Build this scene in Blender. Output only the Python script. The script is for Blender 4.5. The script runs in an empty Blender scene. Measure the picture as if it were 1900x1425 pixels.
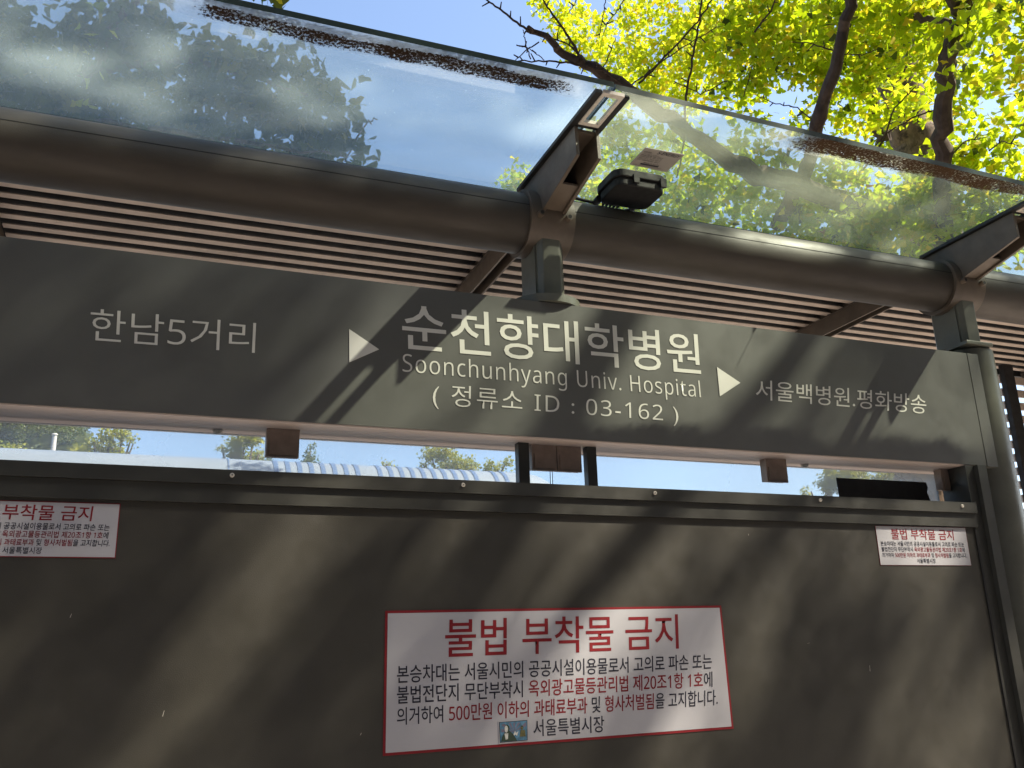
import bpy, bmesh, math, random
import numpy as np
from mathutils import Vector, Matrix, noise
R = math.radians
random.seed(7); rng = np.random.default_rng(11)
S = bpy.context.scene; COL = S.collection

# ------------------------------------------------------------------ camera
CAM = np.array([0.0, -1.9, 1.6]); FPX = 1700.0
p_, r_, y_ = R(16.83), R(-1.76), R(21.9)
fwd0 = np.array([math.sin(y_), math.cos(y_), 0]); rt0 = np.array([math.cos(y_), -math.sin(y_), 0]); up0 = np.array([0, 0, 1.0])
FWD = math.cos(p_)*fwd0 + math.sin(p_)*up0; upc = -math.sin(p_)*fwd0 + math.cos(p_)*up0
RT = math.cos(r_)*rt0 + math.sin(r_)*upc; UP = -math.sin(r_)*rt0 + math.cos(r_)*upc
cd = bpy.data.cameras.new('camera'); cam = bpy.data.objects.new('camera', cd); COL.objects.link(cam)
cam.matrix_world = Matrix([[RT[0], UP[0], -FWD[0], CAM[0]], [RT[1], UP[1], -FWD[1], CAM[1]], [RT[2], UP[2], -FWD[2], CAM[2]], [0, 0, 0, 1]])
cd.sensor_width = 36; cd.lens = FPX/1900*36; cd.clip_start = 0.05; cd.clip_end = 3000
S.camera = cam

# ------------------------------------------------------------------ light
SUN = Vector((0.60, -0.30, 0.74)).normalized()
el = math.asin(SUN.z); az = math.atan2(SUN.x, SUN.y)
w = bpy.data.worlds.new('World'); S.world = w; w.use_nodes = True
nt = w.node_tree; bg = nt.nodes['Background']
sk = nt.nodes.new('ShaderNodeTexSky'); sk.sky_type = 'NISHITA'; sk.sun_disc = False
sk.sun_elevation = el; sk.sun_rotation = az; sk.air_density = 1.0; sk.dust_density = 1.8; sk.ozone_density = 1.3
nt.links.new(sk.outputs[0], bg.inputs[0]); bg.inputs[1].default_value = 0.112
ld = bpy.data.lights.new('sun', 'SUN'); lo = bpy.data.objects.new('sun', ld); COL.objects.link(lo)
ld.energy = 4.4; ld.angle = R(0.53); ld.color = (1.0, 0.90, 0.74)
lo.rotation_euler = SUN.to_track_quat('Z', 'Y').to_euler(); lo.location = (3, -2, 8)
S.view_settings.view_transform = 'Standard'; S.view_settings.look = 'None'
S.view_settings.exposure = 1.62; S.view_settings.gamma = 1
S.cycles.max_bounces = 10; S.cycles.transparent_max_bounces = 24; S.cycles.diffuse_bounces = 4; S.cycles.caustics_reflective = False; S.cycles.caustics_refractive = False
S.cycles.sample_clamp_indirect = 6

# ------------------------------------------------------------------ materials
def mat(name):
    m = bpy.data.materials.new(name); m.use_nodes = True
    n = m.node_tree.nodes; n.clear(); out = n.new('ShaderNodeOutputMaterial')
    return m, n, m.node_tree.links, out
def noise_node(n, l, scale, detail=4, rough=.55, vec=None, sc=(1, 1, 1)):
    tc = n.new('ShaderNodeTexCoord'); mp = n.new('ShaderNodeMapping'); mp.inputs['Scale'].default_value = sc
    l.new(tc.outputs['Object'], mp.inputs[0]); t = n.new('ShaderNodeTexNoise')
    t.inputs['Scale'].default_value = scale; t.inputs['Detail'].default_value = detail; t.inputs['Roughness'].default_value = rough
    l.new(mp.outputs[0], t.inputs[0]); return t
def ramp(n, l, src, p0, c0, p1, c1):
    r = n.new('ShaderNodeValToRGB'); e = r.color_ramp.elements
    e[0].position = p0; e[1].position = p1
    c = lambda v: (v, v, v, 1) if not isinstance(v, tuple) else (*v, 1)
    e[0].color = c(c0); e[1].color = c(c1); l.new(src, r.inputs[0]); return r
def paint(name, c, rough=.45, var=.18, scale=9, bump=.0, bscale=900, metal=0, spec=.5, grime=None, sc=(1, 1, 1)):
    m, n, l, out = mat(name); b = n.new('ShaderNodeBsdfPrincipled'); l.new(b.outputs[0], out.inputs[0])
    t = noise_node(n, l, scale, 6, .6, sc=sc)
    r = ramp(n, l, t.outputs[0], .3, tuple(x*(1-var) for x in c), .72, tuple(min(1, x*(1+var)) for x in c))
    col = r.outputs[0]
    if grime:
        g = noise_node(n, l, grime[1], 8, .7); gr = ramp(n, l, g.outputs[0], grime[2], 0., grime[2]+.09, 1.)
        mx = n.new('ShaderNodeMix'); mx.data_type = 'RGBA'; l.new(gr.outputs[0], mx.inputs[0]); l.new(col, mx.inputs[6]); mx.inputs[7].default_value = (*grime[0], 1); col = mx.outputs[2]
    l.new(col, b.inputs['Base Color'])
    t2 = noise_node(n, l, scale*2.3, 5, .6, sc=sc); r2 = ramp(n, l, t2.outputs[0], .3, rough*.85, .7, min(1, rough*1.2)); l.new(r2.outputs[0], b.inputs['Roughness'])
    b.inputs['Metallic'].default_value = metal; b.inputs['Specular IOR Level'].default_value = spec
    if bump:
        t3 = noise_node(n, l, bscale, 2); bp = n.new('ShaderNodeBump'); bp.inputs['Strength'].default_value = bump; bp.inputs['Distance'].default_value = .001
        l.new(t3.outputs[0], bp.inputs['Height']); l.new(bp.outputs[0], b.inputs['Normal'])
    return m
M = {}
M['sign'] = paint('sign_paint', (.092, .092, .084), .42, .10, 5, .25, 700, 0, .5)
M['panel'] = paint('panel_paint', (.044, .041, .032), .44, .18, 7, .3, 600, 0, .5, grime=((.09, .085, .07), 230, .745))
M['rail'] = paint('rail_paint', (.040, .040, .034), .38, .14, 12, .2, 700)
M['tube'] = paint('tube_paint', (.052, .043, .032), .55, .25, 11, .25, 500, 0, .5, grime=((.10, .085, .06), 45, .69), sc=(.3, 1, 1))
M['post'] = paint('post_paint', (.115, .118, .095), .34, .22, 9, .3, 500, 0, .55, grime=((.17, .16, .11), 30, .70))
M['arm'] = paint('arm_paint', (.105, .082, .060), .45, .25, 14, .3, 500, 0, .5, grime=((.05, .04, .03), 40, .68))
M['slat'] = paint('slat_paint', (.50, .42, .35), .5, .22, 6, .1, 500, grime=((.2, .16, .13), 28, .66))
M['under'] = paint('underside_paint', (.66, .56, .50), .5, .10, 6, .1, 500, grime=((.10, .07, .05), 34, .69), sc=(.3, 1, 1))
M['dark'] = paint('dark_void_paint', (.012, .011, .010), .8, .2, 10)
M['rubber'] = paint('black_rubber', (.012, .012, .012), .55, .2, 20, .2, 400)
M['plastic'] = paint('black_plastic', (.006, .006, .006), .65, .2, 20, .4, 700)
M['bracket'] = paint('bracket_plate', (.32, .24, .185), .42, .18, 40, .3, 600, .2)
M['steel'] = paint('screw_steel', (.62, .58, .50), .45, .2, 60, 0, 100, 0)
M['white'] = paint('white_vinyl_letter', (.62, .61, .55), .5, .04, 9)
M['paper'] = paint('white_sticker', (.42, .42, .44), .45, .03, 7, .12, 80)
M['red'] = paint('red_print', (.20, .006, .011), .45, .08, 20)
M['ink'] = paint('navy_black_print', (.018, .018, .03), .45, .1, 20)
M['silver'] = paint('grey_rating_label', (.34, .32, .29), .4, .06, 9)
M['asphalt'] = paint('asphalt', (.055, .055, .057), .85, .25, 60, .6, 300)
M['pave'] = paint('paving', (.45, .39, .345), .8, .15, 3, .5, 200)
M['kerb'] = paint('granite_kerb', (.40, .38, .35), .75, .2, 90, .5, 200)
M['concrete'] = paint('pale_concrete', (.5, .5, .48), .7, .12, 3)
M['bark'] = paint('ginkgo_bark', (.17, .125, .09), .9, .5, 26, 1.0, 90, 0, .2, grime=((.06, .045, .035), 18, .52), sc=(1, 1, .35))
M['limbbark'] = paint('shaded_limb_bark', (.085, .062, .05), .9, .4, 26, 1.0, 90, 0, .2, sc=(1, 1, .35))  # darker copy of the bark, crown shade put into the colour
M['twig'] = paint('dark_twig', (.075, .052, .04), .85, .35, 50, .6, 200, 0, .2)
M['buswhite'] = paint('bus_shaded_white', (.26, .30, .34), .3, .05, 4)  # white darkened, tree shade over the bus put into the colour
M['busblue'] = paint('bus_blue', (.11, .17, .29), .3, .25, 60)
M['busglass'] = paint('bus_dark_glass', (.02, .025, .03), .08, .1, 4)
M['lightpole'] = paint('pale_pole', (.6, .58, .54), .5, .1, 5)

def leafmat(name, stops, trans=.5, rough=.45):
    m, n, l, out = mat(name)
    g = n.new('ShaderNodeNewGeometry'); r = n.new('ShaderNodeValToRGB'); e = r.color_ramp.elements
    e[0].position = 0; e[0].color = (*stops[0], 1); e[1].position = 1; e[1].color = (*stops[-1], 1)
    for i, c in enumerate(stops[1:-1]):
        x = e.new((i+1)/(len(stops)-1)); x.color = (*c, 1)
    l.new(g.outputs['Random Per Island'], r.inputs[0])
    d = n.new('ShaderNodeBsdfPrincipled'); d.inputs['Roughness'].default_value = rough; d.inputs['Specular IOR Level'].default_value = .35
    t = n.new('ShaderNodeBsdfTranslucent'); mx = n.new('ShaderNodeMixShader'); mx.inputs[0].default_value = trans
    l.new(r.outputs[0], d.inputs['Base Color']); l.new(r.outputs[0], t.inputs[0])
    l.new(d.outputs[0], mx.inputs[1]); l.new(t.outputs[0], mx.inputs[2]); l.new(mx.outputs[0], out.inputs[0]); return m
M['leafY'] = leafmat('ginkgo_yellow_green_leaf', [(.29, .41, .008), (.38, .51, .010), (.48, .57, .012), (.33, .45, .008), (.44, .55, .012), (.58, .60, .02), (.70, .54, .03)], .62, .6)
M['leafGold'] = leafmat('ginkgo_golden_leaf', [(.38, .48, .010), (.50, .60, .012), (.60, .66, .014), (.43, .54, .010), (.56, .62, .012), (.70, .66, .02), (.76, .56, .03)], .62, .6)
M['leafG'] = leafmat('ginkgo_shaded_green_leaf', [(.07, .11, .02), (.09, .13, .02), (.06, .10, .02), (.10, .14, .02), (.08, .12, .02), (.3, .28, .03)], .35)  # darker, less translucent green, shade on the left tree put into the colour
M['leafD'] = leafmat('distant_green_leaf', [(.08, .13, .03), (.12, .16, .03), (.16, .18, .03), (.10, .14, .05)], .35)
M['leafF'] = leafmat('distant_yellow_leaf', [(.26, .30, .03), (.34, .36, .03), (.42, .38, .04), (.22, .27, .03)], .4)
M['leafB'] = leafmat('fallen_brown_leaf', [(.30, .12, .02), (.45, .22, .02)], .3)

def glassmat(name, tint, dust, dustcol, streak=False, zones=None, smear=.0):
    """clear glass with a dust film; zones = dirt bands at the outer edge (object space x/y)"""
    m, n, l, out = mat(name)
    tr = n.new('ShaderNodeBsdfTransparent'); tr.inputs[0].default_value = (*tint, 1)
    gl = n.new('ShaderNodeBsdfGlossy'); gl.inputs['Roughness'].default_value = .03; gl.inputs['Color'].default_value = (.9, .95, .95, 1)
    fr = n.new('ShaderNodeFresnel'); fr.inputs[0].default_value = 1.45
    fm = n.new('ShaderNodeMath'); fm.operation = 'MULTIPLY'; fm.inputs[1].default_value = .30; l.new(fr.outputs[0], fm.inputs[0])
    m1 = n.new('ShaderNodeMixShader'); l.new(fm.outputs[0], m1.inputs[0]); l.new(tr.outputs[0], m1.inputs[1]); l.new(gl.outputs[0], m1.inputs[2])
    df = n.new('ShaderNodeBsdfDiffuse'); df.inputs[0].default_value = (*dustcol, 1); tl = n.new('ShaderNodeBsdfTranslucent'); tl.inputs[0].default_value = (*dustcol, 1)
    m2 = n.new('ShaderNodeMixShader'); m2.inputs[0].default_value = .6; l.new(df.outputs[0], m2.inputs[1]); l.new(tl.outputs[0], m2.inputs[2])
    t = noise_node(n, l, 2.2, 6, .55, sc=(1.0, 4.0, 1)); r = ramp(n, l, t.outputs[0], .35, dust*(1-smear), .75, dust*(1+smear*1.6))
    # tiny specks
    sp = noise_node(n, l, 210, 2, .5); spr = ramp(n, l, sp.outputs[0], .73, 0., .76, .35)
    ad = n.new('ShaderNodeMath'); ad.operation = 'ADD'; ad.use_clamp = True; l.new(r.outputs[0], ad.inputs[0]); l.new(spr.outputs[0], ad.inputs[1])
    m3 = n.new('ShaderNodeMixShader'); l.new(ad.outputs[0], m3.inputs[0]); l.new(m1.outputs[0], m3.inputs[1]); l.new(m2.outputs[0], m3.inputs[2])
    last = m3
    if zones:
        tc = n.new('ShaderNodeTexCoord'); sx = n.new('ShaderNodeSeparateXYZ'); l.new(tc.outputs['Object'], sx.inputs[0])
        def mr(src, a, b, c=0., d=1.):
            q = n.new('ShaderNodeMapRange'); q.interpolation_type = 'SMOOTHSTEP'; l.new(src, q.inputs[0])
            q.inputs[1].default_value = a; q.inputs[2].default_value = b; q.inputs[3].default_value = c; q.inputs[4].default_value = d; return q.outputs[0]
        def mul(a, b, op='MULTIPLY'):
            q = n.new('ShaderNodeMath'); q.operation = op; q.use_clamp = True; l.new(a, q.inputs[0]) if not isinstance(a, float) else None
            if isinstance(b, float): q.inputs[1].default_value = b
            else: l.new(b, q.inputs[1])
            return q.outputs[0]
        y0 = zones['y0']
        wob = noise_node(n, l, 5, 3); wm = n.new('ShaderNodeMath'); wm.operation = 'MULTIPLY_ADD'; wm.inputs[1].default_value = .05; l.new(wob.outputs[0], wm.inputs[0]); l.new(sx.outputs[1], wm.inputs[2])
        yy = wm.outputs[0]
        inner = mr(yy, y0+zones['w'], y0+zones['w']+.022, 1., 0.)
        outer = mr(yy, y0+.030, y0+.048)
        xa = mr(sx.outputs[0], *zones['xa']); xb = mr(sx.outputs[0], zones['xb'][0], zones['xb'][1], 1., 0.)
        band = mul(mul(inner, outer), mul(xa, xb))
        # pale scale film over the whole band
        fz = noise_node(n, l, 40, 5, .7); fzr = ramp(n, l, fz.outputs[0], .3, .25, .7, .75)
        film = n.new('ShaderNodeMixShader'); fd = n.new('ShaderNodeBsdfTranslucent'); fd.inputs[0].default_value = (*zones['film'], 1)
        inner2 = mr(yy, y0+zones['w'], y0+zones['w']+.02, 1., 0.)
        l.new(mul(mul(inner2, mul(xa, xb)), mul(fzr.outputs[0], float(zones['filmf']))), film.inputs[0]); l.new(last.outputs[0], film.inputs[1]); l.new(fd.outputs[0], film.inputs[2]); last = film
        # black moss/soot specks
        s1 = noise_node(n, l, zones.get('sc', 160), 6, .72, sc=(1, 1.0, 1)); s2 = noise_node(n, l, 11, 3)
        sm = n.new('ShaderNodeMath'); sm.operation = 'MULTIPLY_ADD'; sm.inputs[1].default_value = .30; l.new(s2.outputs[0], sm.inputs[0]); l.new(s1.outputs[0], sm.inputs[2])
        sb = n.new('ShaderNodeMath'); sb.operation = 'MULTIPLY_ADD'; sb.inputs[1].default_value = .42; l.new(band, sb.inputs[0]); l.new(sm.outputs[0], sb.inputs[2])
        th = zones.get('th', 1.10); sr = mr(sb.outputs[0], th, th+.04)
        soot = n.new('ShaderNodeBsdfDiffuse'); soot.inputs[0].default_value = (*zones['soot'], 1)
        m4 = n.new('ShaderNodeMixShader'); l.new(sr, m4.inputs[0]); l.new(last.outputs[0], m4.inputs[1]); l.new(soot.outputs[0], m4.inputs[2]); last = m4
    l.new(last.outputs[0], out.inputs[0]); return m
M['glassL'] = glassmat('roof_glass_left', (.94, .98, .98), .19, (.62, .75, .78), smear=.25,
    zones=dict(y0=-.357, w=.078, xa=(-.10, .06), xb=(.74, .90), film=(.80, .82, .84), filmf=.8, soot=(.035, .025, .018), th=.99))
M['glassR'] = glassmat('roof_glass_right', (.92, .97, .93), .10, (.66, .72, .56), smear=.6,
    zones=dict(y0=-.352, w=.095, xa=(1.30, 1.50), xb=(2.6, 3.0), film=(.62, .58, .50), filmf=.95, soot=(.075, .048, .028), th=.99))
M['pane'] = glassmat('frosted_pane', (.95, .97, .98), .25, (.88, .94, .96), smear=.15)
def simple_principled(name, c, rough, trans=0):
    m, n, l, out = mat(name); b = n.new('ShaderNodeBsdfPrincipled'); l.new(b.outputs[0], out.inputs[0])
    t = noise_node(n, l, 30, 4); r = ramp(n, l, t.outputs[0], .3, tuple(x*.8 for x in c), .7, c); l.new(r.outputs[0], b.inputs['Base Color']); b.inputs['Roughness'].default_value = rough; return m
M['glassedge'] = simple_principled('green_glass_edge', (.035, .065, .055), .25)
M['paneedge'] = simple_principled('dark_pane_edge', (.02, .03, .035), .3)

# ------------------------------------------------------------------ mesh helpers
def finish(name, bm, mats, parent=None, smooth=False, bevel=0):
    if bevel:
        bmesh.ops.bevel(bm, geom=[e for e in bm.edges if len(e.link_faces) == 2 and e.calc_face_angle(0) > .6], offset=bevel, segments=2, affect='EDGES', profile=.6, clamp_overlap=True)
    me = bpy.data.meshes.new(name); bm.to_mesh(me); bm.free()
    for m in (mats if isinstance(mats, (list, tuple)) else [mats]): me.materials.append(M[m] if isinstance(m, str) else m)
    if smooth:
        for p in me.polygons: p.use_smooth = True
        me.set_sharp_from_angle(angle=R(35))
    o = bpy.data.objects.new(name, me); COL.objects.link(o)
    if parent is not None: setpar(o, parent)
    return o
def setpar(o, parent):
    o.parent = parent; o.matrix_parent_inverse = wm(parent).inverted()
def wm(o):
    m = o.matrix_basis.copy()
    if o.parent is not None: m = wm(o.parent) @ o.matrix_parent_inverse @ m
    return m
def bx(bm, x0, x1, y0, y1, z0, z1, mi=0):
    v = [bm.verts.new(p) for p in ((x0,y0,z0),(x1,y0,z0),(x1,y1,z0),(x0,y1,z0),(x0,y0,z1),(x1,y0,z1),(x1,y1,z1),(x0,y1,z1))]
    for f in ((3,2,1,0),(4,5,6,7),(0,1,5,4),(1,2,6,5),(2,3,7,6),(3,0,4,7)):
        fc = bm.faces.new([v[i] for i in f]); fc.material_index = mi
def box(name, x0, x1, y0, y1, z0, z1, m, parent=None, bevel=.0015):
    bm = bmesh.new(); bx(bm, x0, x1, y0, y1, z0, z1); return finish(name, bm, m, parent, bevel=bevel)
def tube(bm, pts, rad, seg=12, cap=True, mi=0):
    pts = [Vector(p) for p in pts]; rad = rad if isinstance(rad, (list, tuple)) else [rad]*len(pts)
    rings = []; prev = None
    for i, p in enumerate(pts):
        d = (pts[min(i+1, len(pts)-1)] - pts[max(i-1, 0)]).normalized()
        if prev is None: u = d.orthogonal().normalized()
        else: u = (prev - d*prev.dot(d)).normalized()
        prev = u; v = d.cross(u)
        rings.append([bm.verts.new(p + (u*math.cos(a) + v*math.sin(a))*rad[i]) for a in (2*math.pi*k/seg for k in range(seg))])
    for a, b in zip(rings, rings[1:]):
        for k in range(seg):
            f = bm.faces.new((a[k], a[(k+1) % seg], b[(k+1) % seg], b[k])); f.material_index = mi
    if cap:
        bm.faces.new(list(reversed(rings[0]))).material_index = mi; bm.faces.new(rings[-1]).material_index = mi
def prism(bm, poly, x0, x1, axis='x', mi=0):
    """extrude a closed outline of (u,v) along an axis; x: (y,z) outline; y: (x,z); z: (x,y)"""
    def P(t, u, v): return {'x': (t, u, v), 'y': (u, t, v), 'z': (u, v, t)}[axis]
    a = [bm.verts.new(P(x0, u, v)) for u, v in poly]; b = [bm.verts.new(P(x1, u, v)) for u, v in poly]; n_ = len(poly)
    fs = [bm.faces.new(a), bm.faces.new(list(reversed(b)))] + [bm.faces.new((a[i], b[i], b[(i+1) % n_], a[(i+1) % n_])) for i in range(n_)]
    for f in fs: f.material_index = mi
    bmesh.ops.recalc_face_normals(bm, faces=fs)
def empty(name, loc):
    o = bpy.data.objects.new(name, None); COL.objects.link(o); o.location = loc; o.empty_display_size = .1; return o
def tag(o, label=None, cat=None, group=None, kind=None):
    if label: o['label'] = label
    if cat: o['category'] = cat
    if group: o['group'] = group
    if kind: o['kind'] = kind
    return o
def at(px, py, dist):
    """world point at a distance along the view direction of a photo pixel"""
    x = (px-950)/FPX; y = (712.5-py)/FPX; d = FWD + RT*x + UP*y; d /= np.linalg.norm(d)
    return Vector(CAM + d*dist)
def sans(s):
    o = ''
    for c in s:
        if '0' <= c <= '9': o += chr(0x1D7E2+ord(c)-48)
        elif 'A' <= c <= 'Z': o += chr(0x1D5A0+ord(c)-65)
        elif 'a' <= c <= 'z': o += chr(0x1D5BA+ord(c)-97)
        else: o += c
    return o
def text_mesh(segs, quad, y, mats, off=0.0, spacing=1.0, shear=0):
    segs = [(sans(s_), m_) for s_, m_ in segs]
    """one line of lettering fitted into quad = (TL, TR, BR, BL) of (x,z) on the plane Y=y"""
    cu = bpy.data.curves.new('lettering', 'FONT'); cu.body = ''.join(s for s, _ in segs); cu.offset = off; cu.space_character = spacing; cu.resolution_u = 3; cu.shear = shear
    i = 0
    for s, mi in segs:
        for _ in s: cu.body_format[i].material_index = mi; i += 1
    for m in mats: cu.materials.append(M[m])
    ob = bpy.data.objects.new('lettering', cu); COL.objects.link(ob); bpy.context.view_layer.update()
    me = bpy.data.meshes.new_from_object(ob.evaluated_get(bpy.context.evaluated_depsgraph_get()))
    bpy.data.objects.remove(ob); bpy.data.curves.remove(cu)
    co = np.empty(len(me.vertices)*3); me.vertices.foreach_get('co', co); co = co.reshape(-1, 3)
    lo_, hi = co[:, :2].min(0), co[:, :2].max(0); uv = (co[:, :2]-lo_)/(hi-lo_)
    TL, TR, BR, BL = [np.array(q) for q in quad]; u = uv[:, :1]; v = uv[:, 1:]
    P = (BL*(1-u)+BR*u)*(1-v) + (TL*(1-u)+TR*u)*v
    co = np.column_stack([P[:, 0], np.full(len(P), y), P[:, 1]]); me.vertices.foreach_set('co', co.ravel()); me.update()
    return me
def join_meshes(name, meshes, mats, parent):
    bm = bmesh.new()
    for me in meshes: bm.from_mesh(me)
    for me in meshes: bpy.data.meshes.remove(me)
    bmesh.ops.recalc_face_normals(bm, faces=bm.faces)
    return finish(name, bm, mats, parent)

# ------------------------------------------------------------------ ground
def slab(name, x0, x1, y0, y1, z0, z1, m):
    bm = bmesh.new(); bx(bm, x0, x1, y0, y1, z0, z1); return tag(finish(name, bm, m), kind='structure')
slab('ground', -600, 600, -400, 900, -.4, -.155, 'asphalt')
slab('sidewalk', -60, 60, -12, 3.9, -.154, 0, 'pave')
slab('kerb', -60, 60, 3.902, 4.08, -.154, .004, 'kerb')
slab('road', -200, 200, 4.082, 20, -.154, -.148, 'asphalt')
slab('far_sidewalk', -200, 200, 20.002, 26, -.154, 0, 'pave')

# unseen block added behind the viewer to shade the footpath and dim sky light
ob_ = tag(empty('added_shade_building', (0, -14, 0)), 'added brown brick block out of view behind the viewer that cuts the sky light', 'building')
M['brick'] = paint('brown_brick', (.21, .165, .13), .85, .25, 8, .3, 200)
bm = bmesh.new(); bx(bm, -30, 30, -22, -6.6, 0, 11.2); finish('wall', bm, 'brick', ob_)
bm = bmesh.new(); bx(bm, -30.2, 30.2, -22.2, -6.4, 11.202, 11.6); finish('roof', bm, 'concrete', ob_)
for k in range(12):
    for j in range(2): box('window', -28+k*4.8, -25.4+k*4.8, -6.62, -6.58, 1.4+j*3.3, 3.2+j*3.3, 'busglass', ob_, 0)

# ------------------------------------------------------------------ the bus shelter
SH = tag(empty('bus_shelter', (.889, .08, 0)), 'dark bronze steel bus shelter with grey stop name board, glass canopy and slatted ceiling', 'bus shelter')
ZG = 2.813
# name board
sb = box('name_board', -.50, 2.221, 0, .15, 2.0965, 2.436, 'sign', SH, .002)
b_ = box('board_underside', -.498, 2.219, .003, .148, 2.0935, 2.0963, 'under', sb, 0)
for x0, x1 in ((2.223, 2.264), (-.543, -.502)): box('end_cap', x0, x1, -.001, .151, 2.094, 2.436, 'sign', sb, .002)
for xx, zz in ((.122, 2.0925), (1.665, 2.0925)):
    bm = bmesh.new(); tube(bm, [(xx, .105, 2.0925), (xx, .105, 2.088)], [.011, .009], 16); tube(bm, [(xx, .105, 2.088), (xx, .105, 2.085)], [.005, .004], 8)
    finish('underside_screw', bm, 'steel', sb, True)
W = [(lambda s, q, off=0., sp=1.: text_mesh([(s, 0)], q, -.0008, ['white'], off, sp))]
T = W[0]
L = [T('한남5거리', ((-.142, 2.303), (.1795, 2.3065), (.180, 2.2395), (-.1385, 2.2345)), -.004),
     T('순천향대학병원', ((.498, 2.392), (1.289, 2.398), (1.286, 2.287), (.501, 2.279)), .006),
     T('Soonchunhyang Univ. Hospital', ((.501, 2.271), (1.279, 2.271), (1.279, 2.213), (.501, 2.213)), -.006, 1.08),
     T('( 정류소 ID : 03-162 )', ((.572, 2.206), (1.209, 2.203), (1.206, 2.146), (.570, 2.146)), -.004, 1.12),
     T('서울백병원.평화방송', ((1.453, 2.2895), (2.035, 2.291), (2.024, 2.2345), (1.447, 2.2345)), .0)]
for me_ in L: join_meshes('lettering', [me_], ['white'], sb)
for tri in (((.379, 2.3145), (.447, 2.2735), (.381, 2.237)), ((1.336, 2.3125), (1.4035, 2.2755), (1.336, 2.2335))):
    bm = bmesh.new(); prism(bm, tri, -.0012, -.0002, 'y'); finish('arrow', bm, 'white', sb)
# clamp brackets that carry the frosted pane
for x0, x1 in ((.22, .289), (.833, .897), (.899, .963), (1.502, 1.568), (2.106, 2.138), (-.47, -.40)):
    bm = bmesh.new(); bx(bm, x0, x1, .060, .0665, 2.031, 2.0932); bx(bm, x0, x1, .067, .085, 2.034, 2.0928)
    bx(bm, x0+.006, x1-.006, .057, .0598, 2.036, 2.0705)
    finish('clamp_bracket', bm, 'bracket', SH, bevel=.0012)
# uprights in the gap
for x0, x1 in ((.795, .822), (.974, .999)): box('upright', x0, x1, .050, .072, 1.95, 2.0932, 'rail', SH, .002)
# panes
for x0, x1 in ((-.46, .898), (.903, 2.128)):
    bm = bmesh.new(); bx(bm, x0, x1, .10, .106, 1.94, 2.0855)
    for f in bm.faces:
        if abs(f.normal.y) < .5 : f.material_index = 1
    bm.normal_update()
    for f in bm.faces: f.material_index = 0 if abs(f.normal.y) > .5 else 1
    finish('frosted_pane', bm, ['pane', 'paneedge'], SH)
# rails + panel
ra = box('top_rail', -.46, 2.139, -.013, .095, 1.9555, 1.9845, 'rail', SH, .0022)
box('lower_rail', -.46, 2.139, -.007, .093, 1.9175, 1.9548, 'rail', SH, .0022)
pn = box('back_panel', -.455, 2.128, .0, .05, .42, 1.9168, 'panel', SH, 0)
box('panel_seal', 2.1285, 2.1335, -.0035, .04, .42, 1.9168, 'rubber', SH, .001)
box('panel_seal', -.4605, -.4555, -.0035, .04, .42, 1.9168, 'rubber', SH, .001)
for xs in (.148, .636, 1.117, 1.603, 2.086, -.33):
    bm = bmesh.new(); tube(bm, [(xs, -.0128, 1.9735), (xs, -.0160, 1.9735)], [.0048, .0036], 16); tube(bm, [(xs, -.0158, 1.9735), (xs, -.0165, 1.9735)], .0014, 8, mi=1)
    finish('rail_screw', bm, ['steel', 'rubber'], SH, True)
for s in (1, -1):
    X = lambda x: x if s > 0 else 2*.889 - x
    for (a, b, c, d, z1) in ((2.1345, 2.166, -.002, .09, 2.0925), (2.1665, 2.199, -.016, .085, 2.0925)):
        box('side_frame', min(X(a), X(b)), max(X(a), X(b)), c, d, .3, z1, 'rail', SH, .002)
    bm = bmesh.new(); xc = X(2.312); tube(bm, [(xc, .08, 0), (xc, .08, 2.462), (xc, .08, 2.468)], [.075, .075, .070], 40); finish('round_post', bm, 'post', SH, True)
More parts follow.
